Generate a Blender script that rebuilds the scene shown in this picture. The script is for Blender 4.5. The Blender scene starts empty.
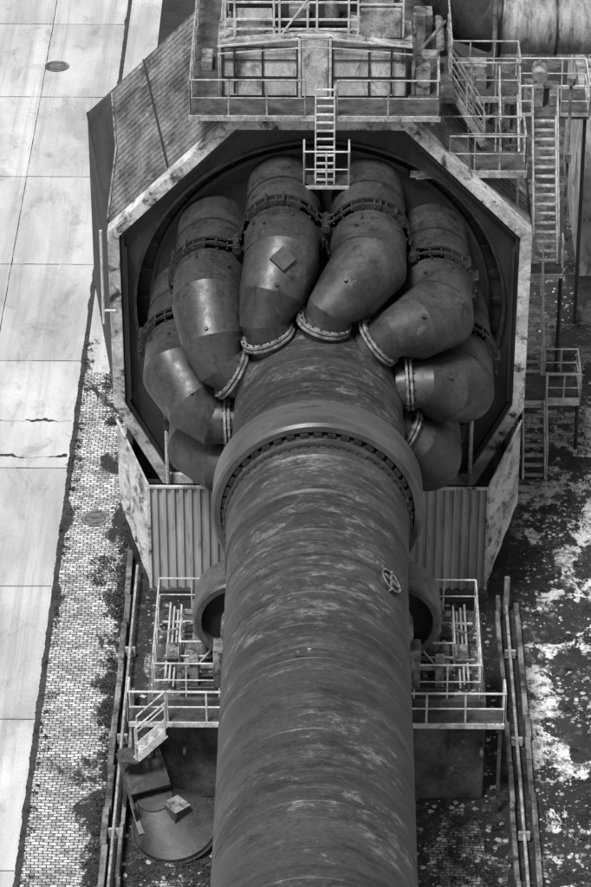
import bpy, bmesh, math, random
from mathutils import Vector, Matrix, noise
random.seed(7)
A=8.5            # kiln axis height
rad=math.radians
scene=bpy.context.scene

# ---------------------------------------------------------------- materials
class NT:
    def __init__(s,name):
        s.m=bpy.data.materials.new(name); s.m.use_nodes=True
        s.t=s.m.node_tree; s.b=s.t.nodes['Principled BSDF']
        s.co=s.t.nodes.new('ShaderNodeTexCoord')
    def new(s,k): return s.t.nodes.new(k)
    def link(s,a,b): s.t.links.new(a,b)
    def vec(s,sc,loc=(0,0,0),rot=(0,0,0)):
        n=s.new('ShaderNodeMapping'); n.inputs['Scale'].default_value=sc
        n.inputs['Location'].default_value=loc; n.inputs['Rotation'].default_value=rot
        s.link(s.co.outputs['Object'],n.inputs['Vector']); return n.outputs[0]
    def noise(s,sc=(1,1,1),scale=1,det=6,rough=.6,dist=0,loc=(0,0,0)):
        n=s.new('ShaderNodeTexNoise'); n.inputs['Scale'].default_value=scale
        n.inputs['Detail'].default_value=det; n.inputs['Roughness'].default_value=rough
        n.inputs['Distortion'].default_value=dist
        s.link(s.vec(sc,loc),n.inputs['Vector']); return n.outputs['Fac']
    def rng(s,v,a,b,c=0,d=1):
        n=s.new('ShaderNodeMapRange'); n.inputs[1].default_value=a; n.inputs[2].default_value=b
        n.inputs[3].default_value=c; n.inputs[4].default_value=d
        s.link(v,n.inputs[0]); return n.outputs[0]
    def math(s,op,a,b=None):
        n=s.new('ShaderNodeMath'); n.operation=op
        for i,x in enumerate((a,b)):
            if x is None: continue
            if isinstance(x,(int,float)): n.inputs[i].default_value=x
            else: s.link(x,n.inputs[i])
        return n.outputs[0]
    def mix(s,a,b,f):
        n=s.new('ShaderNodeMix'); n.data_type='FLOAT'
        for i,x in ((0,f),(2,a),(3,b)):
            if isinstance(x,(int,float)): n.inputs[i].default_value=x
            else: s.link(x,n.inputs[i])
        return n.outputs[0]
    def fin(s,col,rough=.8,bump=None,bs=.3,bd=.02,metal=0):
        s.link(col,s.b.inputs['Base Color'])
        if isinstance(rough,(int,float)): s.b.inputs['Roughness'].default_value=rough
        else: s.link(rough,s.b.inputs['Roughness'])
        s.b.inputs['Metallic'].default_value=metal
        if bump is not None:
            n=s.new('ShaderNodeBump'); n.inputs['Strength'].default_value=bs
            n.inputs['Distance'].default_value=bd
            s.link(bump,n.inputs['Height']); s.link(n.outputs[0],s.b.inputs['Normal'])
        return s.m

def grunge(name,lo,hi,scale=1.2,sc=(1,1,1),t=(.38,.62),patch=None,fine=.35,rough=.8,bs=.25,metal=0,finescale=14):
    n=NT(name)
    a=n.rng(n.noise(sc,scale,7,.65,.3),t[0],t[1])
    c=n.mix(lo,hi,a)
    if patch:
        v,psc,ps,p0,p1=patch
        c=n.mix(c,v,n.rng(n.noise(psc,ps,8,.72,.4,loc=(13,7,3)),p0,p1))
    f=n.noise((1,1,1),finescale,5,.7)
    c=n.math('MULTIPLY',c,n.rng(f,.3,.7,1-fine,1+fine))
    return n.fin(c,rough,f,bs,.02,metal)

M={}
def tube_mat():
    n=NT('dark_painted_steel')
    c=n.mix(.02,.05,n.rng(n.noise((1,1,1),.8,7,.65,.4),.36,.64))
    c=n.mix(c,.12,n.rng(n.noise((1,1,1),1.7,8,.78,.3,loc=(3,9,1)),.6,.72))
    c=n.mix(c,.007,n.math('MULTIPLY',n.rng(n.noise((2.4,2.4,.5),1.1,7,.7,loc=(8,1,1)),.53,.67),.85))
    f=n.noise((1,1,1),9,6,.78)
    c=n.math('MULTIPLY',c,n.rng(f,.3,.7,.6,1.4))
    return n.fin(c,n.rng(n.noise((1,1,1),2.5,6,.7),.35,.65,.33,.58),f,.18,.02)
M['steel']=tube_mat()
M['black']=grunge('recess_shade_black',.004,.012,1.5,rough=.9)  # near-black colour stands in for the shade inside recesses and openings
M['flange']=grunge('flange_steel',.008,.026,3,rough=.5,patch=(.11,(1,1,1),4,.65,.76))
M['rust']=grunge('flange_rusty_light',.06,.24,5,rough=.75)
M['frame']=grunge('weathered_white_paint',.28,.54,1.3,t=(.35,.55),patch=(.03,(1,1,1),1.9,.51,.63),fine=.3)
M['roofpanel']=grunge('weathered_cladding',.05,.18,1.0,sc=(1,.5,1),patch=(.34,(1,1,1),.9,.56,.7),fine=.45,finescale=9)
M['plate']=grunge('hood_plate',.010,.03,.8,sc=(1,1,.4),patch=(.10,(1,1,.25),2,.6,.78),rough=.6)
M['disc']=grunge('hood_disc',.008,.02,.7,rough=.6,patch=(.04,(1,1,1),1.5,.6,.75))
M['rail']=grunge('galvanised_rail',.18,.4,3,patch=(.05,(1,1,1),5,.55,.68),rough=.5)
M['railw']=grunge('white_rail',.34,.56,3,rough=.5,patch=(.07,(1,1,1),6,.58,.68))
M['grate']=grunge('grating_steel',.02,.07,2,patch=(.18,(1,1,1),3,.6,.75))
M['conc']=grunge('pier_concrete',.02,.09,.9,patch=(.26,(1,1,1),1.7,.6,.72),fine=.4)
M['kerb']=grunge('kerb_concrete',.06,.24,1.5,sc=(1,.5,1),patch=(.025,(1,1,1),1.2,.48,.6))
M['wall']=grunge('shed_cladding',.26,.52,.9,sc=(1,1,.6),patch=(.05,(1,1,.5),1.7,.5,.64),fine=.25)
M['roof']=grunge('shed_roof',.1,.38,1.3,patch=(.03,(1,1,1),2,.48,.62))
M['duct']=grunge('duct_metal',.13,.3,1.4,sc=(3,.6,.6),patch=(.04,(3,1,1),1.4,.52,.66),rough=.55,fine=.25)
M['hopper']=grunge('hopper_steel',.02,.055,1.2,patch=(.11,(1,1,1),2.2,.58,.75),rough=.5)
M['rubble']=grunge('rubble_stone',.06,.45,2,finescale=20)
M['weed']=grunge('weed_leaf',.012,.045,3)
M['roller']=grunge('roller_steel',.035,.08,2,rough=.4)
M['iron']=grunge('manhole_iron',.05,.1,4)
M['joint']=grunge('joint_tar',.015,.045,3)
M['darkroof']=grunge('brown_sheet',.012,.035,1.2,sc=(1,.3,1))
M['mid']=grunge('machine_grey',.07,.26,2,patch=(.02,(1,1,1),3,.5,.63))

def kiln_mat():
    n=NT('kiln_shell')
    band=n.noise((0,.5,0),1,3,.7)                 # plate-to-plate difference along the axis
    c=n.mix(.024,.048,n.rng(band,.38,.62))
    # narrow scuffed rings
    ringm=n.rng(n.noise((.04,2.3,.04),1.0,5,.7,.0,loc=(0,5,0)),.52,.6)
    grain=n.rng(n.noise((.9,3.2,.9),2.2,9,.85,.3),.46,.62)
    c=n.mix(c,.12,n.math('MULTIPLY',n.math('MULTIPLY',ringm,grain),.8))
    zone=n.rng(n.noise((.6,1,.6),.42,5,.6,loc=(2,11,4)),.5,.56)
    spots=n.rng(n.noise((1,2.0,1),1.7,10,.82,.3,loc=(5,2,9)),.51,.6)
    c=n.mix(c,.16,n.math('MULTIPLY',n.math('MULTIPLY',spots,zone),.9))
    spots2=n.rng(n.noise((1,1.3,1),1.1,10,.82,.5,loc=(1,6,2)),.6,.64)
    c=n.mix(c,.14,n.math('MULTIPLY',spots2,.8))
    dk=n.rng(n.noise((.7,2.0,.7),.9,8,.75,loc=(1,8,2)),.5,.62)
    c=n.mix(c,.012,n.math('MULTIPLY',dk,.85))
    lip=n.rng(n.noise((.02,5,.02),1.0,3,.6,loc=(0,2,0)),.6,.66)
    c=n.mix(c,.014,n.math('MULTIPLY',lip,.6))
    f=n.noise((.8,1.5,.8),10,7,.85)
    c=n.math('MULTIPLY',c,n.rng(f,.32,.68,.5,1.5))
    return n.fin(c,n.rng(f,.3,.7,.4,.65),f,.25,.02)
M['kiln']=kiln_mat()
M['tyre']=grunge('tyre_steel',.045,.08,.6,sc=(1,3,1),rough=.36,fine=.15,bs=.08,patch=(.02,(1,4,1),1.1,.56,.7))

def road_mat():
    n=NT('road_concrete')
    c=n.mix(.33,.48,n.rng(n.noise((1,.18,1),.8,7,.6,.3),.35,.65))
    c=n.mix(c,.54,n.rng(n.noise((1,.6,1),.35,6,.6,loc=(3,3,0)),.5,.7))
    sp=n.new('ShaderNodeSeparateXYZ'); n.link(n.co.outputs['Object'],sp.inputs[0])
    slab=n.new('ShaderNodeTexWhiteNoise'); slab.noise_dimensions='2D'
    cm=n.new('ShaderNodeCombineXYZ')
    n.link(n.math('FLOOR',n.math('DIVIDE',n.math('ADD',sp.outputs[0],10.42),3.28)),cm.inputs[0])
    n.link(n.math('FLOOR',n.math('DIVIDE',n.math('ADD',sp.outputs[1],-.9),6.38)),cm.inputs[1])
    n.link(cm.outputs[0],slab.inputs['Vector'])
    c=n.math('MULTIPLY',c,n.rng(slab.outputs['Value'],0,1,.86,1.06))
    st=n.rng(n.noise((1,.5,1),.9,8,.75,.6,loc=(9,1,0)),.54,.7)
    c=n.mix(c,.16,n.math('MULTIPLY',st,.7))
    tr=n.rng(n.noise((2.4,.05,1),1.0,6,.7,.2,loc=(0,4,0)),.5,.68)
    c=n.mix(c,.22,n.math('MULTIPLY',tr,.6))
    f=n.noise((1,1,1),18,6,.75)
    c=n.math('MULTIPLY',c,n.rng(f,.3,.7,.82,1.18))
    return n.fin(c,.85,f,.2,.01)
M['road']=road_mat()

def brick_mat(name,moss0,moss1,hi=.42,edge=False):
    n=NT(name)
    b=n.new('ShaderNodeTexBrick')
    b.inputs['Color1'].default_value=(hi,hi,hi,1); b.inputs['Color2'].default_value=(hi*.4,)*3+(1,)
    b.inputs['Mortar'].default_value=(.02,.02,.02,1); b.inputs['Scale'].default_value=1
    b.inputs['Mortar Size'].default_value=.017; b.inputs['Brick Width'].default_value=.21
    b.inputs['Row Height'].default_value=.115; b.inputs['Mortar Smooth'].default_value=.4
    nz=n.new('ShaderNodeTexNoise'); nz.inputs['Scale'].default_value=.8; nz.inputs['Detail'].default_value=4
    n.link(n.vec((1,1,1)),nz.inputs['Vector'])
    vm=n.new('ShaderNodeVectorMath'); vm.operation='MULTIPLY_ADD'
    n.link(nz.outputs['Color'],vm.inputs[0]); vm.inputs[1].default_value=(.28,.28,0); n.link(n.vec((1,1,1)),vm.inputs[2])
    n.link(vm.outputs[0],b.inputs['Vector'])
    n2=n.new('ShaderNodeRGBToBW'); n.link(b.outputs['Color'],n2.inputs[0]); c=n2.outputs[0]
    c=n.math('MULTIPLY',c,n.rng(n.noise((1,1,1),.8,7,.7),.3,.7,.5,1.4))
    c=n.math('MULTIPLY',c,n.rng(n.noise((1,1,1),7,5,.8),.3,.7,.3,1.7))
    mn=n.noise((1,.6,1),.55,8,.75,.5,loc=(4,4,4))
    if edge:
        sp=n.new('ShaderNodeSeparateXYZ'); n.link(n.co.outputs['Object'],sp.inputs[0])
        mn=n.math('ADD',mn,n.rng(sp.outputs[0],-6.6,-5.5,-.03,.12))
    c=n.mix(c,.02,n.rng(mn,moss0,moss1))
    return n.fin(c,.9,c,.5,.03)
M['brick']=brick_mat('brick_pavers',.57,.61,hi=.6,edge=True)
M['brickdark']=brick_mat('brick_pavers_mossy',.49,.56,.42)

def ground_mat():
    n=NT('yard_soil')
    c=n.mix(.010,.034,n.rng(n.noise((1,1,1),.5,8,.65),.35,.65))
    sep=n.new('ShaderNodeSeparateXYZ'); n.link(n.co.outputs['Object'],sep.inputs[0])
    right=n.rng(sep.outputs[0],5.6,6.2)
    near=n.rng(sep.outputs[1],78,92,1.0,.10)
    p=n.noise((1,.7,1),.72,9,.7,.25,loc=(2,6,1))
    w=n.math('MULTIPLY',n.rng(p,.513,.53),right)
    w2=n.rng(n.noise((1,1,1),3.2,8,.8,.1,loc=(7,7,1)),.54,.62)
    c=n.mix(c,.15,n.math('MULTIPLY',n.math('MULTIPLY',w2,near),.8))
    wv=n.rng(n.noise((1,1,1),2.0,8,.8,loc=(1,7,1)),.43,.53,.08,.8)
    c=n.mix(c,wv,n.math('MULTIPLY',w,near))
    f=n.noise((1,1,1),12,7,.8)
    c=n.math('MULTIPLY',c,n.rng(f,.32,.68,.5,1.4))
    return n.fin(c,.95,f,.8,.08)
M['ground']=ground_mat()

# ---------------------------------------------------------------- mesh builder
def empty(name,loc=(0,0,0)):
    o=bpy.data.objects.new(name,None); o.location=(0,0,0); o.empty_display_size=.5
    scene.collection.objects.link(o); return o

class MB:
    def __init__(s): s.v=[]; s.f=[]
    def add(s,vs,fs):
        k=len(s.v); s.v+= [tuple(v) for v in vs]; s.f+=[tuple(i+k for i in f) for f in fs]; return s
    def box(s,c,d,rot=None):
        x,y,z=[q/2 for q in d]; c=Vector(c)
        vs=[Vector(p) for p in ((-x,-y,-z),(x,-y,-z),(x,y,-z),(-x,y,-z),(-x,-y,z),(x,-y,z),(x,y,z),(-x,y,z))]
        if rot is not None: vs=[rot@v for v in vs]
        return s.add([c+v for v in vs],[(0,3,2,1),(4,5,6,7),(0,1,5,4),(1,2,6,5),(2,3,7,6),(3,0,4,7)])
    def bb(s,x0,x1,y0,y1,z0,z1):
        return s.box(((x0+x1)/2,(y0+y1)/2,(z0+z1)/2),(abs(x1-x0),abs(y1-y0),abs(z1-z0)))
    def frame(s,d,up=None):
        d=Vector(d).normalized()
        u=Vector(up) if up is not None else (Vector((0,0,1)) if abs(d.z)<.9 else Vector((0,1,0)))
        x=u.cross(d).normalized(); y=d.cross(x); return x,y
    def cyl(s,p0,p1,r0,r1=None,n=10,cap=True):
        if r1 is None: r1=r0
        p0=Vector(p0); p1=Vector(p1); x,y=s.frame(p1-p0)
        vs=[];fs=[]
        for p,r in ((p0,r0),(p1,r1)):
            for i in range(n):
                a=2*math.pi*i/n; vs.append(p+x*r*math.cos(a)+y*r*math.sin(a))
        for i in range(n): j=(i+1)%n; fs.append((i,j,n+j,n+i))
        if cap: fs.append(tuple(range(n-1,-1,-1))); fs.append(tuple(range(n,2*n)))
        return s.add(vs,fs)
    def beam(s,p0,p1,w,h,up=None):
        p0=Vector(p0); p1=Vector(p1); x,y=s.frame(p1-p0,up)
        vs=[]
        for p in (p0,p1):
            for a,b in ((-1,-1),(1,-1),(1,1),(-1,1)): vs.append(p+x*w/2*a+y*h/2*b)
        return s.add(vs,[(3,2,1,0),(4,5,6,7),(0,1,5,4),(1,2,6,5),(2,3,7,6),(3,0,4,7)])
    def lathe(s,prof,axis0=(0,0,A),n=96,closed=False,ax='Y'):
        vs=[];fs=[]
        for (y,r) in prof:
            for i in range(n):
                a=2*math.pi*i/n
                vs.append((axis0[0]+r*math.sin(a),y,axis0[2]+r*math.cos(a)))
        m=len(prof)
        for k in range(m if closed else m-1):
            k2=(k+1)%m
            for i in range(n):
                j=(i+1)%n; fs.append((k*n+i,k*n+j,k2*n+j,k2*n+i))
        return s.add(vs,fs)
    def loft(s,pts,rs,n=40,caps=True):
        pts=[Vector(p) for p in pts]; m=len(pts)
        d0=(pts[1]-pts[0]).normalized(); x,y=s.frame(d0)
        vs=[];fs=[]
        off=[x*math.cos(2*math.pi*i/n)+y*math.sin(2*math.pi*i/n) for i in range(n)]
        for k in range(m):
            tin=(pts[k]-pts[k-1]).normalized() if k>0 else d0
            tout=(pts[k+1]-pts[k]).normalized() if k<m-1 else tin
            nb=(tin+tout).normalized()
            for i in range(n):
                o=off[i]*rs[k]
                o=o-tin*(o.dot(nb)/tin.dot(nb))
                vs.append(pts[k]+o)
            q=tin.rotation_difference(tout)
            off=[q@o for o in off]
        for k in range(m-1):
            for i in range(n): j=(i+1)%n; fs.append((k*n+i,k*n+j,(k+1)*n+j,(k+1)*n+i))
        if caps: fs.append(tuple(range(n-1,-1,-1))); fs.append(tuple((m-1)*n+i for i in range(n)))
        return s.add(vs,fs)
    def ring(s,c,d,ri,ro,t,n=40):
        c=Vector(c); d=Vector(d).normalized(); x,y=s.frame(d)
        vs=[];fs=[]
        for (r,h) in ((ri,-t/2),(ro,-t/2),(ro,t/2),(ri,t/2)):
            for i in range(n):
                a=2*math.pi*i/n; vs.append(c+d*h+x*r*math.cos(a)+y*r*math.sin(a))
        for k in range(4):
            k2=(k+1)%4
            for i in range(n): j=(i+1)%n; fs.append((k*n+i,k*n+j,k2*n+j,k2*n+i))
        return s.add(vs,fs)
    def done(s,name,mat,parent=None,bevel=0,ang=32):
        me=bpy.data.meshes.new(name); me.from_pydata(s.v,[],s.f)
        bm=bmesh.new(); bm.from_mesh(me); bmesh.ops.recalc_face_normals(bm,faces=bm.faces); bm.to_mesh(me); bm.free()
        for p in me.polygons: p.use_smooth=True
        me.set_sharp_from_angle(angle=rad(ang))
        me.materials.append(M[mat] if isinstance(mat,str) else mat)
        o=bpy.data.objects.new(name,me); scene.collection.objects.link(o)
        if parent is not None: o.parent=parent
        if bevel:
            b=o.modifiers.new('bevel','BEVEL'); b.width=bevel; b.segments=2; b.limit_method='ANGLE'; b.angle_limit=rad(40)
        return o

def railing(mb,pts,h=1.05,sp=1.1,r=.024,toe=True,mid=1):
    pts=[Vector(p) for p in pts]
    up=Vector((0,0,1))
    for a,b in zip(pts[:-1],pts[1:]):
        L=(b-a).length; k=max(1,round(L/sp))
        for i in range(k+1):
            p=a.lerp(b,i/k); mb.cyl(p,p+up*h+Vector((random.uniform(-.015,.015),0,0)),r,n=6)
        mb.cyl(a+up*h,b+up*h,r*1.15,n=6)
        for m in range(mid):
            q=h*(m+1)/(mid+1); mb.cyl(a+up*q,b+up*q,r*.85,n=6)
        if toe: mb.beam(a+up*.06,b+up*.06,.015,.12)

def stairs(name,p0,p1,w,side=(1,0,0),rm='rail',tm=None):
    e=empty(name); p0=Vector(p0); p1=Vector(p1); sd=Vector(side).normalized()
    up=Vector((0,0,1))
    st=MB()
    for s in (-1,1): st.beam(p0+sd*s*w/2,p1+sd*s*w/2,.05,.2)
    st.done('stringers',rm,e)
    tr=MB(); n=max(3,int((p1.z-p0.z)/.21)); run=(p1-p0); run.z=0; rd=run.normalized()
    for i in range(n):
        c=p0.lerp(p1,(i+.5)/n); 
        rot=Matrix((sd,rd,up)).transposed()
        tr.box(c,(w-.08,.16,.035),rot)
    tr.done('treads',tm or rm,e)
    rl=MB()
    for s in (-1,1):
        a=p0+sd*s*(w/2+.03); b=p1+sd*s*(w/2+.03)
        railing(rl,[a,b],1.0,1.1,.022,False,1)
    rl.done('handrails',rm,e)
    return e

# ---------------------------------------------------------------- ground, road, pavement
def sheet(name,x0,x1,y0,y1,z,mat):
    return MB().add([(x0,y0,z),(x1,y0,z),(x1,y1,z),(x0,y1,z)],[(0,1,2,3)]).done(name,mat)
sheet('ground',-600,600,-500,900,0,'ground')
sheet('road',-40,-7.62,-60,400,.006,'road')
sheet('brick_pavement',-7.48,-5.52,-60,89.5,.006,'brick')
sheet('concrete_pavement',-7.48,-6.3,89.5,200,.006,'road')

def blob(name,cx,cy,rx,ry,z,mat,seed,n=60):
    mb=MB(); vs=[(cx,cy,z)]
    for i in range(n):
        a=2*math.pi*i/n; q=1+.45*noise.noise(Vector((math.cos(a)*1.7+seed,math.sin(a)*1.7,seed)))+.12*noise.noise(Vector((math.cos(a)*7,math.sin(a)*7,seed)))
        vs.append((cx+rx*q*math.cos(a),cy+ry*q*math.sin(a),z))
    mb.add(vs,[(0,1+i,1+(i+1)%n) for i in range(n)]); return mb.done(name,mat)
blob('paving_remains',3.7,64.4,1.15,2.8,.01,'brickdark',2.1)
blob('paving_remains',-3.6,62.6,1.2,1.8,.01,'brickdark',4.1)
blob('paving_remains',-4.2,73.6,.5,1.6,.01,'brickdark',6.1)

mb=MB()
for y in (64.7,71.1,77.46,83.8,90.2,96.6,103.0,109.4,115.8,122.2):
    x=-22
    while x<-7.7:
        x2=min(x+.4,-7.66); d=.02*noise.noise(Vector((x*2,y,0))); wd=.016+.014*noise.noise(Vector((x*3,y,5))); mb.bb(x,x2,y-wd+d,y+wd+d,.007,.011); x=x2
for xx in (-10.42,-13.7,-17.0):
    y=60
    while y<135:
        d=.015*noise.noise(Vector((xx,y,3))); wd=.013+.01*noise.noise(Vector((xx,y*3,5))); mb.bb(xx-wd+d,xx+wd+d,y,y+.5,.0075,.0115); y+=.5
mb.done('road_joints','joint')
mb=MB(); vs=[];fs=[]
y=40
while y<140:
    far=1 if y<90 else .35
    w0=.0+.07*abs(noise.noise(Vector((1,y*.9,0))))+.05*abs(noise.noise(Vector((1,y*4,0))))
    w1=(.5*max(0,noise.noise(Vector((5,y*.45,0)))-.05)+.14*abs(noise.noise(Vector((5,y*5,0)))))*far
    vs+=[(-7.62-w0,y,.012),(-7.50+w1,y,.012)]; y+=.1
for i in range(len(vs)//2-1): fs.append((2*i,2*i+1,2*i+3,2*i+2))
mb.add(vs,fs).done('gutter_moss','joint')
mb=MB()
for (y0,sd) in ((86.5,1),(84.4,2)):
    vs=[];fs=[]; n=160
    for i in range(n+1):
        x=-16+8.3*i/n
        q=noise.noise(Vector((x*1.5,sd,0)))*.15+noise.noise(Vector((x*6,sd,0)))*.08
        w=max(.0,.04+.2*noise.noise(Vector((x*1.1,sd*5,0)))+.1*noise.noise(Vector((x*7,sd,9))))
        vs+=[(x,y0+q,.0125),(x,y0+q+w+.012,.0125)]
    for i in range(n): fs.append((2*i,2*i+1,2*i+3,2*i+2))
    mb.add(vs,fs)
mb.done('road_cracks','joint')

def manhole(x,y,r=.32):
    e=empty('manhole_cover')
    m=MB(); m.ring((x,y,.02),(0,0,1),r,r+.1,.03,32); m.done('surround','kerb',e)
    m=MB(); m.cyl((x,y,.0),(x,y,.028),r*.97,n=32); m.done('lid','iron',e)
    m=MB()
    for i in range(-3,4):
        hw=math.sqrt(max(0,(r*.85)**2-(i*.075)**2)); m.box((x,y+i*.075,.034),(2*hw,.03,.012))
    m.done('ribs','rust',e)
manhole(-6.62,81.0); manhole(-10.0,112.0,.36)

def kerb(x,y0,y1,w,h):
    m=MB(); y=y0
    while y<y1:
        L=min(random.uniform(.9,2.2),y1-y); dz=.03*random.uniform(-1,1); dx=.03*random.uniform(-1,1)
        if random.random()>.06: m.bb(x-w/2+dx,x+w/2+dx,y+.01,y+L-.01,0,h+dz)
        y+=L
    m.done('low_concrete_wall','kerb',None,.015)
kerb(-5.42,40,84,.16,.3); kerb(-4.98,40,72,.10,.45)
kerb(5.08,40,76.6,.12,.4); kerb(5.66,40,76.5,.14,.22)
m=MB(); m.cyl((5.36,45,.3),(5.34,76.3,.3),.045,n=8); m.cyl((5.34,76.3,0),(5.34,76.3,1.2),.08,n=10)
for y in range(46,76,4): m.beam((5.2,y,.2),(5.5,y,.2),.08,.25)
m.done('service_pipe','rail')
m=MB(); m.cyl((-5.2,45,.38),(-5.2,78,.38),.04,n=8)
for y in range(46,78,4): m.beam((-5.34,y,.2),(-5.06,y,.2),.08,.3)
m.done('service_pipe','rail')

def ico(mb,c,r):
    n=6
    vs=[Vector((0,0,r*.7))]+[Vector((r*random.uniform(.6,1.2)*math.cos(2*math.pi*i/n),r*random.uniform(.6,1.2)*math.sin(2*math.pi*i/n),r*random.uniform(-.1,.3))) for i in range(n)]+[Vector((0,0,-r*.3))]
    fs=[(0,1+i,1+(i+1)%n) for i in range(n)]+[(n+1,1+(i+1)%n,1+i) for i in range(n)]
    mb.add([Vector(c)+v for v in vs],fs)
m=MB()
for i in range(5200):
    x=random.uniform(5.8,9.7); y=random.uniform(60,100)
    q=noise.noise(Vector((x*.6,y*.45,1)))
    if q<-.02 and random.random()<.9: continue
    if y>88 and random.random()<.6: continue
    ico(m,(x,y,.01),random.choice((.015,.02,.03,.04,.07))*(1.2 if q>.25 else 1))
for i in range(2600):
    x=random.uniform(-4.9,4.9); y=random.uniform(61,79); ico(m,(x,y,.01),random.choice((.015,.02,.03,.05,.09)))
for i in range(600):
    x=random.uniform(-7.4,-5.5); y=random.uniform(62,95); ico(m,(x,y,.01),random.choice((.012,.02,.03)))
for i in range(500):
    a=random.choice((-1,1)); ico(m,(a*random.uniform(2.3,4.3),random.uniform(67.9,71.5),3.2),random.choice((.02,.04,.07)))
m.done('rubble','rubble',ang=10)
m=MB()
def weed(mb,c,R,n):
    for i in range(n):
        a=random.uniform(0,6.28); q=R*math.sqrt(random.random()); h=random.uniform(.0,.5)*R*(1.2-q/R)
        p=Vector((c[0]+q*math.cos(a),c[1]+q*math.sin(a),h+.02)); s=random.uniform(.02,.055)
        d1=Vector((random.uniform(-1,1),random.uniform(-1,1),random.uniform(-.3,.8))).normalized()*s
        d2=Vector((random.uniform(-1,1),random.uniform(-1,1),random.uniform(-.3,.5))).normalized()*s
        mb.add([p,p+d1,p+d1+d2,p+d2],[(0,1,2,3)])
for i in range(170):
    y=random.uniform(62,92); weed(m,(-5.52-abs(random.gauss(0,.16)),y),random.uniform(.06,.26),50)
for c in ((-6.1,78.2),(-5.9,77.2),(-5.8,84.5),(-6.5,89),(-6.2,86.5)): 
    for k in range(5): weed(m,(c[0]+random.gauss(0,.2),c[1]+random.gauss(0,.35)),random.uniform(.15,.35),110)
for i in range(70):
    weed(m,(-7.4+random.gauss(0,.08),random.uniform(62,92)),random.uniform(.05,.16),25)
for i in range(160):
    weed(m,(random.uniform(5.8,9),random.uniform(62,100)),random.uniform(.08,.3),40)
for i in range(150):
    weed(m,(random.choice((-1,1))*random.uniform(2.3,4.8),random.uniform(62,67)),random.uniform(.08,.3),45)
m.done('weeds','weed',ang=5)

# ---------------------------------------------------------------- rotary kiln
K=empty('rotary_kiln')
def C(a,r,y): 
    a=rad(a); return Vector((r*math.sin(a),y,A+r*math.cos(a)))
TY=68.95
prof=[(20,2.2)]
for yw in (46.5,49.0,51.6,54.1,56.6,59.2,61.8,64.4): prof+=[(yw-.035,2.2),(yw-.02,2.214),(yw+.02,2.214),(yw+.035,2.2)]
prof+=[(66.0,2.2),(66.06,2.25),(67.5,2.25),(67.55,2.29),(71.0,2.29),(71.1,2.25),(72.4,2.22),(74.7,2.2),(75.0,1.9),(76,1.3),(79.3,1.3)]
MB().lathe(prof,n=128).done('shell','kiln',K)
MB().lathe([(TY-.6,2.43),(TY-.6,2.58),(TY-.53,2.65),(TY+.53,2.65),(TY+.6,2.58),(TY+.6,2.43)],n=128,closed=True).done('riding_ring','tyre',K,0)
m=MB()
for i in range(44):
    a=i*360/44; m.box(C(a,2.35,TY),(.2,1.34,.10),Matrix.Rotation(rad(a),3,'Y'))
m.done('ring_pads','flange',K)
m=MB(); m.lathe([(TY-1.05,2.28),(TY-1.05,2.36),(TY-.95,2.36),(TY-.95,2.28)],closed=True,n=96)
for i in range(60): 
    a=i*6; m.cyl(C(a,2.33,TY-1.11),C(a,2.33,TY-1.03),.03,n=6)
m.done('retaining_ring','steel',K)
m=MB(); m.lathe([(TY+.85,2.28),(TY+.85,2.37),(TY+.95,2.37),(TY+.95,2.28)],closed=True,n=96); m.done('retaining_ring_rear','steel',K)
c=C(50,2.2,63.3); d=(C(50,1,0)-Vector((0,0,A))).normalized()
m=MB(); m.ring(c+d*.03,d,.27,.35,.1,32); m.ring(c+d*.0,d,.02,.29,.07,32)
m.done('manhole_rim','flange',K)
m=MB(); t=Vector((0,1,0)); u=d.cross(t)
m.ring(c+d*.085,d,.3,.34,.02,32)
m.beam(c+d*.08-t*.3,c+d*.08+t*.3,.035,.04,d); m.beam(c+d*.1-u*.25,c+d*.1+u*.25,.035,.04,d)
for s in (-1,1): m.cyl(c+t*.34*s,c+t*.34*s+d*.12,.03,n=8)
m.done('manhole_bracket','rust',K)
m=MB(); c=C(-7,2.2,59.4); m.box(c+Vector((0,0,.01)),(.4,.3,.02)); m.done('patch_plate','kiln',K)
m=MB(); m.box(c+Vector((.12,.05,.04)),(.08,.06,.05)); m.box(c+Vector((-.14,-.05,.04)),(.08,.06,.05)); m.done('shell_lugs','rust',K)

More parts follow.
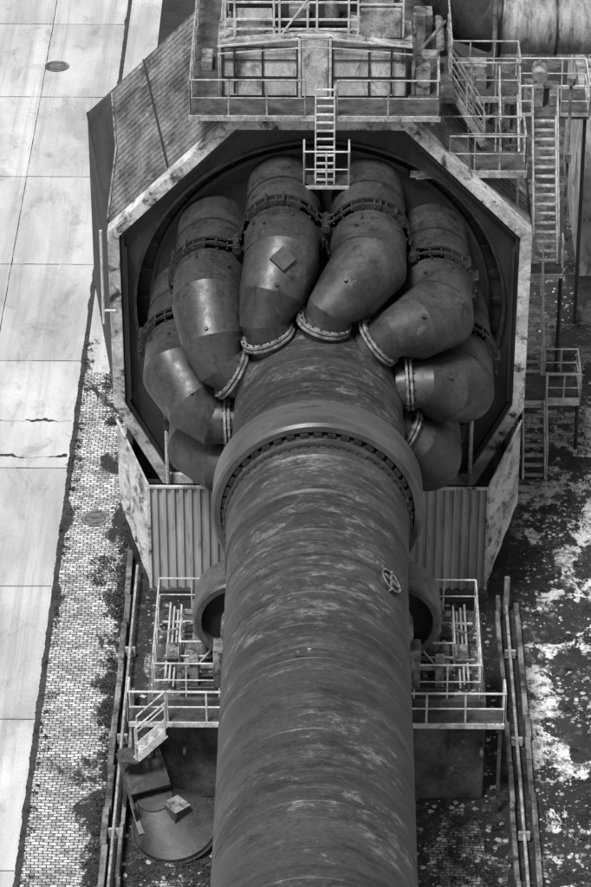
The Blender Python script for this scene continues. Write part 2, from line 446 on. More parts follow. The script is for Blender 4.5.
# ---------------------------------------------------------------- planetary cooler tubes
RC=3.70
FY=76.4
OF=17.5
angs=[20.5+36*k for k in range(10)]
for a in angs:
    e=empty('planetary_cooler_tube')
    P=[C(a,RC,79.3),C(a,RC,FY),C(a,RC,74.85),C(a-7,RC-.46,74.05),C(a-OF+3,2.82,73.72),C(a-OF,2.1,73.7)]
    R=[.98,.98,.98,.86,.62,.6]
    m=MB(); m.loft(P[:2],R[:2],48); m.done('mantle','steel',e)
    m=MB(); m.loft(P[1:],R[1:],48); m.done('elbow','steel',e,ang=8)
    m=MB(); Y=Vector((0,1,0))
    m.ring(P[1]+Y*.17,Y,.96,1.14,.07,48); m.ring(P[1]-Y*.17,Y,.96,1.14,.07,48)
    m.ring(P[1]+Y*1.45,Y,.96,1.01,.08,48)
    m.done('body_flange','flange',e)
    m=MB(); m.ring(P[1],Y,.96,1.03,.26,48); m.ring(P[1]-Y*.38,Y,.97,1.0,.06,48); m.done('body_strap','steel',e)
    m=MB()
    tin=(P[2]-P[1]).normalized(); tout=(P[3]-P[2]).normalized(); nb=(tin+tout).normalized()
    m.ring(P[2],nb,R[2]-.03,R[2]*1.006+.012,.03,48)
    m.done('weld_seams','flange',e)
    m=MB()
    for i in range(22):
        b=2*math.pi*i/22; o=Vector((math.cos(b),0,math.sin(b)))
        m.cyl(P[1]+o*1.09-Y*.26,P[1]+o*1.09+Y*.26,.024,n=6)
    for row in range(5):
        for i in range(24):
            if random.random()<.25: continue
            b=2*math.pi*(i+.5*(row%2))/24; o=Vector((math.cos(b),0,math.sin(b)))
            c=P[1]+Y*(.5+row*.34)+o*.98; m.cyl(c,c+o*.016,.016,n=5)
    m.done('shell_bolts','steel',e)
    dr=(P[4]-P[5]).normalized()
    c=C(a-OF,2.40,73.7)
    m=MB(); m.ring(c,dr,.58,.73,.06,40); m.ring(c+dr*.11,dr,.58,.72,.06,40); m.done('kiln_flange','rust',e)
    m=MB(); x,y=m.frame(dr)
    for i in range(18):
        b=2*math.pi*i/18; o=x*math.cos(b)+y*math.sin(b); m.cyl(c+o*.67-dr*.07,c+o*.67+dr*.19,.026,n=6)
    m.done('kiln_flange_bolts','flange',e)
    m=MB()
    out=(C(a,1,0)-Vector((0,0,A))).normalized(); sd=Vector((out.z,0,-out.x))
    for q in (-.55,.55):
        o=(out*math.cos(q)+sd*math.sin(q)); c=P[1]-Y*.6+o*1.0
        m.box(c,(.06,.16,.1),Matrix((o.cross(Y),Y,o)).transposed())
    for q in (-.1,.3):
        o=(out*math.cos(q)+sd*math.sin(q)); c=P[1]+o*1.13; m.box(c,(.07,.5,.16),Matrix((o.cross(Y),Y,o)).transposed())
    nn=Vector((random.uniform(-.2,.3),-.6,.75)).normalized(); c=P[3]+nn*.8; m.cyl(c,c+nn*.12,.055,n=10)
    nn=Vector((random.uniform(-.5,.5),-.3,.85)).normalized(); nn=(nn-Y*nn.dot(Y)).normalized(); c=P[2].lerp(P[1],.35)+nn*.95; m.cyl(c,c+nn*.12,.045,n=10)
    m.done('lugs','flange',e,.01)
    m=MB(); b=a+18
    for yy in (FY-.17,FY+.17):
        pts=[C(b-9,RC+.8,yy),C(b-4.5,RC+.4,yy),C(b,RC+.25,yy),C(b+4.5,RC+.4,yy),C(b+9,RC+.8,yy)]
        for p,q in zip(pts[:-1],pts[1:]): m.beam(p,q,.2,.07,(0,1,0))
    m.cyl(C(b,RC+.25,FY-.4),C(b,RC+.25,FY+.4),.12,n=12)
    m.box(C(b,RC-.05,FY),(.16,.26,.5),Matrix.Rotation(rad(b),3,'Y'))
    for q in (-6,6): m.cyl(C(b+q,RC+.55,FY-.3),C(b+q,RC+.55,FY+.3),.045,n=8)
    m.done('saddle_link','flange',e,.01)
    if abs(a-344.5)<1:
        nn=Vector((.15,-.55,.8)).normalized()
        c=P[2].lerp(P[3],.35)+nn*.95; x,y=m.frame(nn); r=Matrix((x,y,nn)).transposed()@Matrix.Rotation(.6,3,'Z')
        m=MB(); m.box(c,(.5,.5,.1),r); m.done('inspection_hatch','steel',e,.01)

# ---------------------------------------------------------------- hood
H=empty('cooler_hood_building')
OV=[(2.4,5.85),(5.8,2.4),(5.78,-3.15),(4.45,-5.75),(-4.45,-5.75),(-5.78,-3.15),(-5.8,2.4),(-2.4,5.85)]
def inset(d):
    out=[]; n=8
    for i in range(n):
        p0=Vector(OV[i-1]);p=Vector(OV[i]);p1=Vector(OV[(i+1)%n])
        e0=(p-p0).normalized(); e1=(p1-p).normalized()
        n0=Vector((e0.y,-e0.x)); n1=Vector((e1.y,-e1.x))
        b=(n0+n1); b=b/(b.dot(n0))
        out.append(p+b*d)
    return out
def octv(ap,y):
    return [Vector((q.x,y,A+q.y)) for q in inset(5.8-ap)]
F=78.8
def octring(mb,ao,ai,y0,y1):
    v=[]
    for ap,y in ((ao,y0),(ai,y0),(ai,y1),(ao,y1)): v+=octv(ap,y)
    fs=[]
    for k in range(4):
        for i in range(8): j=(i+1)%8; fs.append((k*8+i,k*8+j,((k+1)%4)*8+j,((k+1)%4)*8+i))
    mb.add(v,fs)
m=MB(); octring(m,5.8,5.47,F-.12,F+.35); m.done('front_frame','frame',H,.02)
m=MB(); octring(m,5.45,5.35,F-.02,F+.2); m.done('inner_frame','plate',H)
def polyr(a,poly):
    d=Vector((math.sin(rad(a)),math.cos(rad(a)))); best=99
    for i in range(8):
        p=Vector(poly[i]);q=Vector(poly[(i+1)%8]); e=q-p
        den=d.x*e.y-d.y*e.x
        if abs(den)<1e-9: continue
        t=(p.x*e.y-p.y*e.x)/den; u=(p.x*d.y-p.y*d.x)/den
        if t>0 and -1e-6<=u<=1+1e-6: best=min(best,t)
    return best
ip=inset(.38)
def annulus(mb,y,fo,fi,n=180):
    vs=[];fs=[]
    for i in range(n):
        a=360*i/n; vs.append(C(a,fo(a),y)); vs.append(C(a,fi(a),y))
    for i in range(n):
        j=(i+1)%n; fs.append((2*i,2*j,2*j+1,2*i+1))
    mb.add(vs,fs)
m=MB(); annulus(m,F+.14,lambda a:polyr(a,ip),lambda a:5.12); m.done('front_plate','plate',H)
m=MB(); m.lathe([(F+.02,5.06),(F+.02,5.14),(F+.2,5.14),(F+.2,5.06)],closed=True,n=128)
m.done('opening_lip','flange',H)
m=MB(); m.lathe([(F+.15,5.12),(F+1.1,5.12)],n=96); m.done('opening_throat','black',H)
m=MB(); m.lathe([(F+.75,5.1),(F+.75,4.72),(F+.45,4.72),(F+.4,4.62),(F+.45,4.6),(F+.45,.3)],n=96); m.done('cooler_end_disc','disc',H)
m=MB()
for i in range(36): m.beam(C(i*10,4.74,F+.6),C(i*10,5.08,F+.6),.03,.06)
m.done('disc_ribs','flange',H)
Fv=octv(5.8,F+.35); Bk=octv(5.8,86.2)
for i in range(8):
    if Bk[i].x<-1: Bk[i]=Bk[i]+Vector((-1.0,-.3,0))
names={0:'roof_slope_right',1:'side_wall_right',2:'lower_slope_right',3:'floor',4:'lower_slope_left',5:'side_wall_left',6:'roof_slope_left',7:'roof_top'}
for i in range(8):
    j=(i+1)%8
    nm=names[i]
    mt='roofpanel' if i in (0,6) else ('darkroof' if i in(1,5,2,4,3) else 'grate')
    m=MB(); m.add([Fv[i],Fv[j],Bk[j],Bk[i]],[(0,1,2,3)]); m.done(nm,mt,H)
    if i in (0,6):
        nrm=(C(45+45*i,1,0)-Vector((0,0,A))).normalized()
        m=MB()
        for t in range(0,24):
            q=t/23; a0=Fv[i].lerp(Bk[i],q)+nrm*.01; b0=Fv[j].lerp(Bk[j],q)+nrm*.01
            m.beam(a0,b0,.035,.04)
        m.done(nm+'_laps','roofpanel',H)
        m=MB()
        for q in (.01,.5,.99):
            m.beam(Fv[i].lerp(Fv[j],q)+nrm*.04,Bk[i].lerp(Bk[j],q)+nrm*.04,.05,.05)
        m.done(nm+'_battens','plate',H)
        if i==6:
            def rp(u,v): return Fv[i].lerp(Bk[i],u).lerp(Fv[j].lerp(Bk[j],u),v)+nrm*.05
            m=MB(); m.add([rp(.02,.0),rp(1,.0),rp(.97,.22),rp(.5,.17)],[(0,1,2,3)]); m.done('eaves_gap_shade_sheet','darkroof',H)  # solid dark sheet on the slope, coloured as the shade of an opening
            m=MB(); m.beam(rp(.02,.01),rp(.5,.17),.05,.06); m.beam(rp(.5,.17),rp(.97,.22),.05,.06); m.done('eaves_gap_trim','mid',H)
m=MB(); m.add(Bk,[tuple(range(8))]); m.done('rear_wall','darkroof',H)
m=MB()
for x in (-3.9,3.9):
    for y in (79.6,85.2): m.bb(x-.25,x+.25,y-.25,y+.25,0,A-5.8)
m.done('support_columns','conc',H)
m=MB(); m.bb(-5.4,5.4,78.75,78.95,0.0,A-5.76); m.bb(-5.5,-5.3,78.95,86,0,A-4.5); m.bb(5.3,5.5,78.95,86,0,A-4.5); m.done('base_walls','darkroof',H)
m=MB()
m.cyl((-5.95,78.4,A+2.6),(-5.95,78.4,A-.3),.045,n=8); m.cyl((-5.95,78.4,A+.1),(-5.6,78.4,A+.1),.04,n=6)
for s in (-1,1): m.cyl((s*4.3,78.5,A-3.2),(s*4.3,78.5,A-5.6),.06,n=8)
m.done('conduits','railw',H)
m=MB()
for s in (-1,1):
    m.beam((s*5.3,78.7,A+1.9),(s*5.3,78.7,A-2.9),.06,.1,(0,1,0))
m.done('hood_stiffeners','plate',H)

# corrugated enclosure
W=empty('corrugated_screen_wall')
def corr(mb,p0,p1,zt0,zt1,zb0,zb1,pitch=.24,d=.05):
    p0=Vector(p0);p1=Vector(p1); L=(p1-p0).length; t=(p1-p0)/L; nrm=Vector((t.y,-t.x,0))
    xs=[];s=0
    while s<L:
        for q,o in ((0,0),(.35,0),(.5,1),(.85,1)):
            u=s+q*pitch
            if u<L: xs.append((u,o))
        s+=pitch
    xs.append((L,0)); vs=[];fs=[]
    for u,o in xs:
        q=u/L; p=p0+t*u+nrm*d*o
        vs+=[(p.x,p.y,zb0+(zb1-zb0)*q),(p.x,p.y,zt0+(zt1-zt0)*q)]
    for i in range(len(xs)-1): fs.append((2*i,2*i+2,2*i+3,2*i+1))
    mb.add(vs,fs)
zt=A-4.77
n_=NT('corrugated_sheet')
cc=n_.mix(.26,.46,n_.rng(n_.noise((1,1,.25),1.3,8,.65),.35,.65))
cc=n_.mix(cc,.05,n_.rng(n_.noise((2.5,2.5,.35),1.6,9,.75,loc=(3,1,2)),.56,.7))
sp_=n_.new('ShaderNodeSeparateXYZ'); n_.link(n_.co.outputs['Object'],sp_.inputs[0])
wn=n_.new('ShaderNodeTexWhiteNoise'); wn.noise_dimensions='1D'; n_.link(n_.math('FLOOR',n_.math('DIVIDE',sp_.outputs[0],.96)),wn.inputs['W'])
cc=n_.math('MULTIPLY',cc,n_.rng(wn.outputs['Value'],0,1,.8,1.15))
M['corr']=n_.fin(cc,.6,n_.noise((1,1,1),12),.1,.01)
m=MB(); corr(m,(-4.72,77,0),(4.72,77,0),zt,zt,.35,.35,.24,.07); m.done('front_sheets','corr',W)
m=MB()
corr(m,(-5.7,78.6,0),(-4.75,77.02,0),A-3.5,zt,A-6.2,.35,.5,.02)
corr(m,(4.75,77.02,0),(5.7,78.6,0),zt,A-3.5,.35,A-6.2,.5,.02)
m.done('wing_sheets','frame',W)
m=MB()
m.beam((-4.75,76.95,zt+.03),(4.75,76.95,zt+.03),.08,.08)
m.beam((-5.72,78.55,A-3.47),(-4.76,76.98,zt+.03),.06,.07); m.beam((5.72,78.55,A-3.47),(4.76,76.98,zt+.03),.06,.07)
m.beam((-4.76,76.96,.3),(-4.76,76.96,zt),.09,.09,(0,1,0)); m.beam((4.76,76.96,.3),(4.76,76.96,zt),.09,.09,(0,1,0))
m.done('trim','frame',W,.01)
m=MB(); m.bb(-4.8,4.8,76.8,77.3,0,.35); m.done('plinth','conc',W,.02)

# ---------------------------------------------------------------- top platform + shed
T=empty('rooftop_platform')
dz=A+6.1
m=MB(); m.bb(-3.45,3.15,78.35,79.5,dz-.1,dz); m.done('deck','grate',T)
m=MB(); m.bb(-3.45,-2.66,79.5,86.4,dz-.16,dz-.003); m.bb(2.36,3.6,79.5,86.4,dz-.16,dz-.003); m.done('side_decks','grate',T)
m=MB(); m.beam((-3.5,78.32,dz-.05),(3.2,78.32,dz-.05),.06,.14); 
for x in (-3.2,-1.6,0,1.6,3.0): m.beam((x,78.4,dz-.2),(x,79.4,dz-.2),.1,.18)
m.done('edge_beam','rail',T)
m=MB()
railing(m,[(-.4,78.35,dz),(-3.45,78.35,dz),(-3.45,86.2,dz)],toe=False); railing(m,[(.45,78.35,dz),(3.15,78.35,dz),(3.15,79.6,dz)],toe=False)
railing(m,[(-2.72,79.7,dz),(-2.72,86.0,dz)],toe=False)
railing(m,[(3.55,80.6,dz),(3.55,86.0,dz)],toe=False)
m.done('railings','rail',T)
m=MB()
for (x,y,sx,sy,sz) in ((2.75,79.9,.4,.5,.8),(3.0,81.2,.5,.6,.5),(2.7,82.4,.35,.5,1.2),(-3.1,81.5,.3,.8,.3),(2.85,83.6,.5,.6,.7)): m.bb(x-sx/2,x+sx/2,y-sy/2,y+sy/2,dz,dz+sz)
m.cyl((2.5,79.65,dz),(2.5,79.65,dz+2.4),.06,n=8); m.cyl((3.3,82,dz+.3),(3.3,86,dz+.3),.12,n=10); m.cyl((2.62,79.8,dz+1.2),(3.4,81.8,dz+1.2),.05,n=8)
m.done('deck_equipment','mid',T,.02)

L=empty('access_ladder_with_cage_platform')
zb=A+4.3
m=MB(); m.bb(-.42,.78,77.75,78.45,zb-.06,zb); m.done('floor','grate',L)
m=MB(); railing(m,[(-.42,78.45,zb),(-.42,77.75,zb),(.78,77.75,zb),(.78,78.45,zb)],1.05,.6,.022,False); m.beam((-.42,77.72,zb),(.78,77.72,zb),.04,.08)
m.done('rails','railw',L)
m=MB()
p0=Vector((-.12,77.95,zb));p1=Vector((-.12,78.35,dz+.9))
for o in (0,.5): m.beam(p0+Vector((o,0,0)),p1+Vector((o,0,0)),.04,.06)
for i in range(12):
    q=p0.lerp(p1,(i+.5)/12); m.box(q+Vector((.25,0,0)),(.5,.08,.03))
m.done('ladder','railw',L)

S=empty('rooftop_shed')
wy=79.62; wt=dz+1.45; gx=-.15
m=MB()
m.add([(-2.62,wy,dz),(2.3,wy,dz),(2.3,wy,wt),(gx,wy,wt+.25),(-2.62,wy,wt)],[(0,1,2,3,4)])
m.add([(-2.62,wy,dz),(-2.62,80.9,dz),(-2.62,80.9,wt),(-2.62,wy,wt)],[(0,1,2,3)])
m.add([(2.3,wy,dz),(2.3,80.9,dz),(2.3,80.9,wt),(2.3,wy,wt)],[(0,1,2,3)])
m.done('walls','wall',S)
m=MB()
for x in (-2.62,-1.55,-.62,.32,1.3,2.3): m.beam((x,wy-.03,dz),(x,wy-.03,wt),.05,.05,(0,1,0))
for z in (dz+.5,dz+.55,dz+1.05,wt-.03): m.beam((-2.62,wy-.02,z),(-.62,wy-.02,z),.03,.03); m.beam((.32,wy-.02,z),(2.3,wy-.02,z),.03,.03)
m.cyl((-2.3,wy-.1,dz+.1),(-2.3,wy-.1,wt),.03,n=6); m.cyl((1.9,wy-.1,dz+.1),(1.9,wy-.1,wt),.03,n=6)
m.done('wall_trims','plate',S)
m=MB()
m.beam((-2.75,wy-.08,wt+.02),(gx,wy-.08,wt+.28),.04,.05); m.beam((gx,wy-.08,wt+.28),(2.45,wy-.08,wt+.02),.04,.05)
m.beam((-2.75,wy-.08,wt-.2),(gx,wy-.08,wt+.02),.03,.03); m.beam((gx,wy-.08,wt+.02),(2.45,wy-.08,wt-.2),.03,.03)
m.done('barge_boards','railw',S)
m=MB()
m.add([(-2.75,wy-.06,wt+.03),(gx,wy-.06,wt+.29),(gx,81.2,wt+.29),(-2.75,81.2,wt+.03)],[(0,1,2,3)])
m.add([(2.45,wy-.06,wt+.03),(gx,wy-.06,wt+.29),(gx,81.2,wt+.29),(2.45,81.2,wt+.03)],[(0,1,2,3)])
m.done('roof','roof',S)
m=MB(); m.bb(-.5,.2,wy-.09,wy-.04,dz+.02,dz+1.7); m.done('door','wall',S,.01)
m=MB()
for x in (-.56,.26): m.beam((x,wy-.08,dz),(x,wy-.08,dz+1.78),.07,.07,(0,1,0))
m.beam((-.6,wy-.08,dz+1.78),(.3,wy-.08,dz+1.78),.07,.07); m.box((.12,wy-.12,dz+.85),(.04,.06,.14))
m.done('door_frame','railw',S)
ly=80.0; lz=wt+.1; lt=lz+2.4
m=MB()
for x in (-2.55,-2.3,-1.25,-1.1,-.35,-.1,.75,1.0,2.2): m.beam((x,ly,lz),(x,ly,lt),.055,.055,(0,1,0))
for z in (lz+.22,lz+.5,lz+1.0,lt): m.beam((-2.55,ly,z),(1.0,ly,z),.045,.05)
m.beam((-1.1,ly-.03,lz),(-.35,ly-.03,lz+1.1),.04,.04)
m.beam((1.0,ly,lz+.95),(2.2,ly,lz+.95),.05,.05)
for x in (-2.55,2.2): m.beam((x,ly,lt),(x,83.5,lt),.07,.07); m.beam((x,83.5,dz),(x,83.5,lt),.07,.07,(0,1,0))
m.done('lantern_frame','railw',S)
m=MB(); m.bb(-2.25,-1.3,ly+.03,ly+.06,lz+.5,lz+.8); m.bb(-2.25,-1.5,ly+.06,ly+.08,lz,lz+.45); m.bb(-2.5,-1.28,ly+.1,ly+.4,lz+1.05,lz+1.3); m.done('lantern_panels','wall',S)
m=MB(); m.bb(-2.5,2.15,ly+1.6,ly+1.7,lz,lt); m.bb(-1.25,.75,ly+.1,ly+1.6,lz+.28,lz+.31); m.done('lantern_back','black',S)
m=MB(); m.bb(-.85,-.3,ly+.3,ly+.8,lz+.3,lz+.7); m.cyl((.3,ly+.5,lz+.3),(.3,ly+.5,lz+1.1),.2,n=16); m.done('lantern_machinery','mid',S,.02)
m=MB(); m.bb(1.06,2.15,ly-.1,ly+.5,wt+.1,wt+.95); m.bb(1.15,1.95,ly,ly+.9,wt+.95,wt+1.6); m.done('roof_block','roof',S,.03)

# ---------------------------------------------------------------- right platforms
G=empty('side_platform')
pz=A+4.1
m=MB(); m.bb(2.5,5.55,79.1,80.3,pz-.1,pz); m.done('deck','grate',G)
m=MB(); m.beam((2.45,79.05,pz-.06),(5.6,79.05,pz-.06),.05,.2); m.beam((5.58,79.05,pz-.06),(5.58,80.3,pz-.06),.05,.2); m.done('edge','rail',G)
m=MB(); railing(m,[(3.5,79.1,pz),(5.55,79.1,pz),(5.55,80.3,pz)],1.05,.8,toe=False); railing(m,[(3.3,80.3,pz),(5.55,80.3,pz)],1.05,.8,toe=False)
m.done('railings','rail',G)
m=MB()
for x in (3.0,4.3,5.4): m.cyl((x,79.7,pz-.1),(x,79.7,A+5.8-max(0,x-2.4)-.1),.05,n=8)
m.beam((2.6,79.06,pz-.2),(4.2,79.06,A+2.9+1.1),.05,.05)
m.done('posts','rail',G)
G2=empty('upper_side_platform')
p2=A+5.0
m=MB(); m.bb(3.4,5.5,81.8,83.2,p2-.1,p2); m.done('deck','grate',G2)
m=MB(); railing(m,[(3.5,81.8,p2),(5.5,81.8,p2),(5.5,83.2,p2),(3.5,83.2,p2)],1.05,.7,toe=False); m.beam((3.4,81.77,p2-.05),(5.5,81.77,p2-.05),.05,.16); m.done('railings','rail',G2)
m=MB()
for x in (3.6,4.6,5.4):
    for y in (82,83): m.cyl((x,y,A+3),(x,y,p2-.1),.06,n=8)
m.cyl((4.85,83.4,A+2),(4.85,83.4,A+8),.07,n=10)
m.beam((3.6,81.9,A+3.6),(5.4,81.9,p2-.15),.05,.05); m.beam((5.4,81.9,A+2.2),(3.6,81.9,p2-.15),.05,.05)
m.bb(3.8,4.6,82.3,82.9,p2,p2+.7); m.cyl((4.2,81.2,A+3),(4.2,81.2,A+6),.05,n=8); m.cyl((5.0,80.9,A+2),(5.0,80.9,A+5.4),.05,n=8)
m.done('columns','mid',G2)
stairs('steel_staircase',(5.2,80.4,pz-.1),(5.2,81.9,p2),.5,tm='grate')
stairs('steel_staircase',(4.5,80.9,pz),(3.5,80.9,dz-.2),.5,(0,1,0),tm='grate')

# outer stair tower
stairs('steel_staircase',(6.5,83.3,0),(6.5,85.0,1.75),.66,rm='railw',tm='rail')
stairs('steel_staircase',(6.5,86.5,1.75),(6.5,88.7,4.1),.66,rm='railw',tm='rail')
stairs('steel_staircase',(7.0,89.3,4.1),(7.0,92.6,7.6),.72,rm='rail',tm='rail')
Q=empty('stair_landing')
m=MB(); m.bb(6.1,7.9,85.0,86.5,1.65,1.75); m.bb(6.1,7.5,88.7,89.4,4.0,4.1); m.bb(6.2,8.4,92.6,94.6,7.5,7.6); m.done('decks','grate',Q)
m=MB(); railing(m,[(6.9,85.0,1.75),(7.9,85,1.75),(7.9,86.5,1.75),(6.9,86.5,1.75)],.95,.6); railing(m,[(6.12,85.0,1.75),(6.12,86.5,1.75)],.95,.6)
railing(m,[(7.5,88.7,4.1),(7.5,89.4,4.1)],1.05,.8); railing(m,[(6.1,89.4,4.1),(6.6,89.4,4.1)],1.05,.8)
railing(m,[(6.2,92.6,7.6),(6.6,92.6,7.6)],1.05,.8); railing(m,[(7.5,92.6,7.6),(8.4,92.6,7.6),(8.4,94.6,7.6),(6.2,94.6,7.6),(6.2,92.6,7.6)],1.05,.8)
m.beam((6.1,84.97,1.7),(7.9,84.97,1.7),.05,.14); m.beam((6.1,88.67,4.05),(7.5,88.67,4.05),.05,.14)
m.done('railings','railw',Q)
m=MB()
for x,y,z in ((6.15,85.1,1.65),(7.85,85.1,1.65),(6.15,88.8,4),(7.45,88.8,4),(6.3,92.8,7.5),(8.3,92.8,7.5)): m.cyl((x,y,0),(x,y,z),.06,n=8)
m.done('columns','plate',Q)
m=MB(); m.bb(6.4,7.0,93.2,93.9,7.6,8.3); m.cyl((6.9,93.5,8.5),(6.9,94.3,8.5),.25,n=20); m.bb(7.2,7.5,93.3,93.8,7.6,8.0); m.done('motor_unit','mid',None,.03)
m=MB(); m.cyl((7.75,92.0,0),(7.75,92.0,9.0),.05,n=10); m.cyl((7.75,92.0,9.0),(7.75,92.0,9.25),.14,n=14); m.box((7.75,91.9,6.5),(.2,.12,.3)); m.done('lamp_post','mid')

D=empty('exhaust_duct')
dy,dzz,dr_=84.5,A+6.0,.86
m=MB(); m.loft([(14,dy,dzz),(5.0,dy,dzz)],[dr_,dr_],48); m.done('straight_run','duct',D)
m=MB()
m.loft([(4.98,dy,dzz),(4.3,dy,dzz+.25),(3.4,dy,dzz+1.3),(2.6,dy,dzz+3.2)],[dr_,dr_,dr_*.98,dr_*.98],48); m.done('elbow','steel',D,ang=12)
m=MB(); X=Vector((1,0,0)); m.ring((5.0,dy,dzz),X,dr_-.02,dr_+.1,.1,48); 
for x in (6.6,8.2,9.8): m.ring((x,dy,dzz),X,dr_-.02,dr_+.04,.07,48)
m.done('flanges','flange',D)
m=MB(); m.bb(11.0,11.3,dy-.3,dy+.3,0,dzz-dr_); m.bb(13.6,13.9,dy-.3,dy+.3,0,dzz-dr_); m.done('duct_supports','grate',D)
B=empty('machinery_building')
m=MB(); m.bb(8.6,16,96,104,0,6.5); m.done('walls','wall',B)
m=MB(); m.bb(8.4,16.2,95.8,104.2,6.5,6.7); m.done('roof','roof',B)
m=MB()
for x in (9.4,11,12.6): 
    for z in (1.2,4.0): m.bb(x,x+.9,95.95,95.99,z,z+1.2)
m.done('windows','black',B)
m=MB(); m.bb(5.9,6.1,97,108,0,1.6); m.done('yard_wall','conc',None,.02)

# ---------------------------------------------------------------- roller station
Pr=empty('kiln_support_pier')
m=MB(); m.bb(-4.35,4.35,67.75,71.8,0,3.2); m.done('concrete_block','conc',Pr,.04)
m=MB(); m.bb(-3.5,3.5,67.85,68.35,3.2,3.5); m.bb(-3.5,3.5,70.2,70.8,3.2,3.5)
for x in (-3.3,-.6,.6,3.3): m.bb(x-.2,x+.2,68.35,70.2,3.2,3.4)
m.done('base_frame','steel',Pr,.02)
m=MB()
for s in (-1,1):
    for y in (68.1,70.5):
        m.bb(s*1.9-.75,s*1.9+.75,y-.28,y+.28,3.5,4.7); m.cyl((s*1.9,y-.34,A-3.29),(s*1.9,y+.34,A-3.29),.55,n=28)
        m.bb(s*3.15-.12,s*3.15+.12,y-.2,y+.2,3.5,4.3); m.cyl((s*2.6,y,4.0),(s*3.5,y,4.0),.09,n=10)
    m.bb(s*3.7-.2,s*3.7+.2,68.9,69.5,3.2,3.75)
m.done('bearing_housings','mid',Pr,.03)
for s in (-1,1):
    e=empty('support_roller'); c=Vector((s*1.98,0,A-3.29)); r0=TY-.62; r1=TY+.62
    m=MB(); m.lathe([(r0,.98),(r0,1.13),(r0+.07,1.19),(r1-.07,1.19),(r1,1.13),(r1,.98)],axis0=c,n=64,closed=True)
    m.done('rim','roller',e)
    m=MB(); m.lathe([(r0+.3,.2),(r0+.3,1.0)],axis0=c,n=48); m.lathe([(r1-.3,.2),(r1-.3,1.0)],axis0=c,n=48); m.done('web','black',e)
    m=MB(); m.cyl((c.x,67.8,c.z),(c.x,70.9,c.z),.28,n=24); m.lathe([(r0+.15,.2),(r0+.15,.42),(r1-.15,.42),(r1-.15,.2)],axis0=c,n=32); m.done('shaft','roller',e)
R_=empty('roller_guard_railings')
m=MB()
for s in (-1,1):
    z=3.2
    railing(m,[(s*2.5,67.85,z),(s*4.2,67.85,z),(s*4.2,71.7,z),(s*2.5,71.7,z)],1.05,.85,.022,False,1)
    railing(m,[(s*2.6,68.75,z+.2),(s*3.55,68.75,z+.2),(s*3.55,70.4,z+.2)],.9,.8,.022,False,1)
    for k in range(3): m.cyl((s*(3.7+.1*k),68.1,3.35+.12*k),(s*(3.7+.1*k),71.5,3.35+.12*k),.028,n=6)
    m.cyl((s*2.4,70.9,3.4),(s*4.1,70.9,3.4),.04,n=8); m.cyl((s*2.9,70.9,3.4),(s*2.9,70.9,4.9),.035,n=8); m.cyl((s*2.9,70.9,4.9),(s*2.3,70.3,5.0),.035,n=8)
    m.cyl((s*3.3,68.7,3.3),(s*2.5,68.7,4.4),.03,n=8)
m.done('rails','railw',R_)
m=MB()
for s in (-1,1):
    for i in range(12):
        x=s*random.uniform(2.5,3.5); y=random.uniform(68.0,71.2); h=random.uniform(.06,.35); m.box((x,y,3.2+h/2),(random.uniform(.06,.3),random.uniform(.1,.6),h))
    m.cyl((s*2.5,68.85,3.7),(s*4.1,68.85,3.7),.04,n=8); m.cyl((s*2.5,70.2,4.2),(s*4.1,70.2,3.5),.04,n=8)
    m.cyl((s*3.0,69.3,3.4),(s*3.0,69.3,4.3),.18,n=18); m.cyl((s*3.0,69.3,4.3),(s*3.0,69.3,4.36),.22,n=18); m.cyl((s*2.75,69.9,3.4),(s*2.75,69.9,4.5),.07,n=10); m.cyl((s*3.3,68.4,3.65),(s*3.3,69.5,3.65),.15,n=18); m.bb(s*3.3-.18,s*3.3+.18,68.5,69.4,3.2,3.5)
    m.cyl((s*3.3,69.5,3.65),(s*3.3,69.7,3.65),.08,n=12)
m.done('fittings','mid',R_,.01)
for s in (-1,1):
    e=empty('pier_walkway'); z=2.95
    m=MB(); m.bb(s*1.8,s*4.8,67.1,67.72,z-.06,z); m.done('deck','grate',e)
    m=MB(); railing(m,[(s*1.8,67.1,z),(s*4.8,67.1,z),(s*4.8,67.7,z)],.95,.95,.028,False,1); m.beam((s*1.8,67.07,z-.05),(s*4.8,67.07,z-.05),.05,.14)
    m.done('rails','railw',e)
    m=MB()
    for x in (2.2,3.4,4.25): m.beam((s*x,67.2,z-1.1),(s*x,67.72,z-1.1),.08,.08); m.beam((s*x,67.15,z-.1),(s*x,67.73,z-1.1),.07,.07)
    m.beam((s*4.7,67.2,0),(s*4.7,67.2,z-.1),.09,.09,(0,1,0))
    m.done('brackets','grate',e)
stairs('steel_staircase',(-4.6,66.8,2.15),(-3.85,66.8,2.95),.45,(0,1,0),'railw')
m=MB(); m.bb(-5.0,-4.55,66.5,67.05,2.05,2.12); m.beam((-4.95,66.8,0),(-4.95,66.8,2.05),.07,.07,(0,1,0)); m.done('stair_foot_landing','grate')

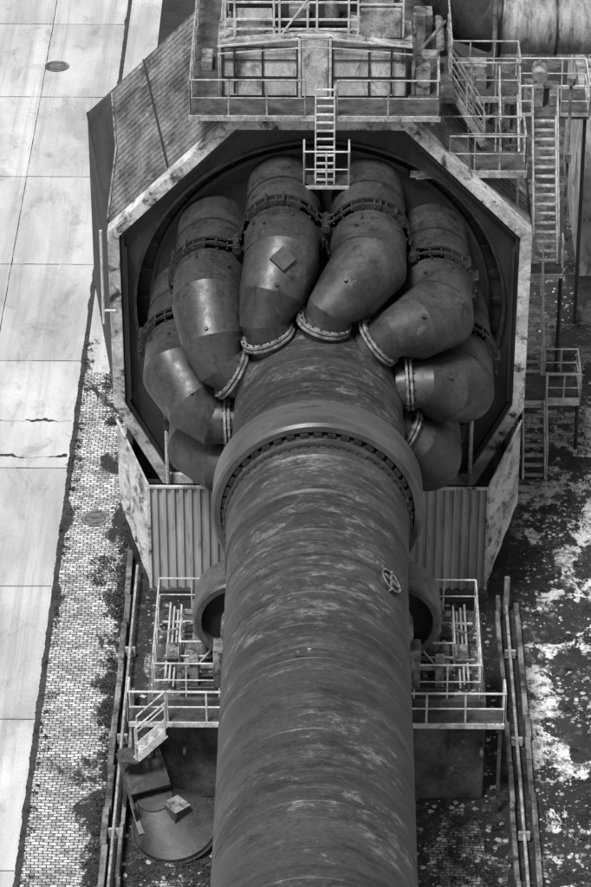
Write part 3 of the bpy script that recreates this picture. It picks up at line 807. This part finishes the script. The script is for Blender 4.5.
# ---------------------------------------------------------------- discarded hopper (leaning, wide shallow hood)
Hp=empty('discarded_hopper')
b0=Vector((-3.62,66.1,.30)); tilt=Matrix.Rotation(rad(16),3,'X')@Matrix.Rotation(rad(-6),3,'Y')
def H3(v): return b0+tilt@Vector(v)
def conef(mb,c0,r0,c1,r1,n=56):
    vs=[];fs=[]
    for i in range(n+1):
        a=2*math.pi*i/n
        vs.append(H3((c0[0]+r0*math.cos(a),c0[1]+r0*math.sin(a),c0[2]))); vs.append(H3((c1[0]+r1*math.cos(a),c1[1]+r1*math.sin(a),c1[2])))
    for i in range(n): fs.append((2*i,2*i+2,2*i+3,2*i+1))
    mb.add(vs,fs)
m=MB(); conef(m,(0,0,0),1.1,(0,0,.14),1.08); conef(m,(0,0,.14),1.08,(-.45,.45,.75),.45); m.done('cone','hopper',Hp)
m=MB(); m.ring(H3((0,0,0)),tilt@Vector((0,0,1)),1.05,1.15,.05,56); m.done('rim','flange',Hp)
m=MB(); m.cyl(H3((-.45,.45,.72)),H3((-.45,.45,.8)),.46,n=32); m.done('top_collar','hopper',Hp)
rt=tilt@Matrix.Rotation(rad(16),3,'Z')
t0=H3((-.62,.85,.95))
def R3(v): return t0+rt@Vector(v)
m=MB()
m.box(R3((0,.35,.1)),(1.05,1.5,.05),rt@Matrix.Rotation(rad(8),3,'Y')); m.box(R3((-.55,.1,-.3)),(.05,1.9,.75),rt); m.box(R3((.52,.4,-.15)),(.05,1.3,.5),rt); m.box(R3((0,1.1,-.15)),(1.0,.05,.5),rt); m.box(R3((-.35,-.75,-.4)),(.5,.9,.04),rt@Matrix.Rotation(rad(20),3,'X')); m.done('square_spout','hopper',Hp,.01)
m=MB(); m.box(R3((-.55,.1,.1)),(.07,1.9,.04),rt); m.box(R3((0,-.4,.15)),(1.05,.05,.05),rt); m.done('spout_edges','plate',Hp)
m=MB(); m.box(H3((.12,.1,.62)),(.48,.46,.34),rt@Matrix.Rotation(rad(30),3,'Z')@Matrix.Rotation(rad(20),3,'Y')); m.done('inspection_box','hopper',Hp,.02)
m=MB(); m.box(H3((.12,.1,.62))+Vector((0,0,.21)),(.54,.5,.03),rt@Matrix.Rotation(rad(30),3,'Z')@Matrix.Rotation(rad(20),3,'Y')); m.done('inspection_lid','mid',Hp,.01)

# ---------------------------------------------------------------- light, world, camera
w=bpy.data.worlds.new('World'); scene.world=w; w.use_nodes=True
nt=w.node_tree; bg=nt.nodes['Background']
sky=nt.nodes.new('ShaderNodeTexSky'); sky.sky_type='NISHITA'; sky.sun_disc=False
sky.sun_elevation=rad(64); sky.sun_rotation=rad(215)
bw=nt.nodes.new('ShaderNodeHueSaturation'); bw.inputs['Saturation'].default_value=0
nt.links.new(sky.outputs[0],bw.inputs['Color']); nt.links.new(bw.outputs[0],bg.inputs[0]); bg.inputs[1].default_value=.10
sl=bpy.data.lights.new('sun','SUN'); sl.energy=5.0; sl.angle=rad(14); sl.color=(1,1,1)
so=bpy.data.objects.new('sun',sl); scene.collection.objects.link(so)
az=rad(215); el=rad(64)
dirv=Vector((math.sin(az)*math.cos(el),math.cos(az)*math.cos(el),math.sin(el)))
so.rotation_euler=dirv.to_track_quat('Z','Y').to_euler(); so.location=dirv*100
cd=bpy.data.cameras.new('camera'); co=bpy.data.objects.new('camera',cd); scene.collection.objects.link(co)
cd.sensor_fit='VERTICAL'; cd.sensor_height=36; cd.lens=36*3270/887; cd.clip_end=3000; cd.clip_start=1
co.location=(.165,0,A+44.8); co.rotation_euler=(rad(58),0,rad(.60))
scene.camera=co
scene.view_settings.view_transform='Standard'; scene.view_settings.look='None'; scene.view_settings.exposure=0
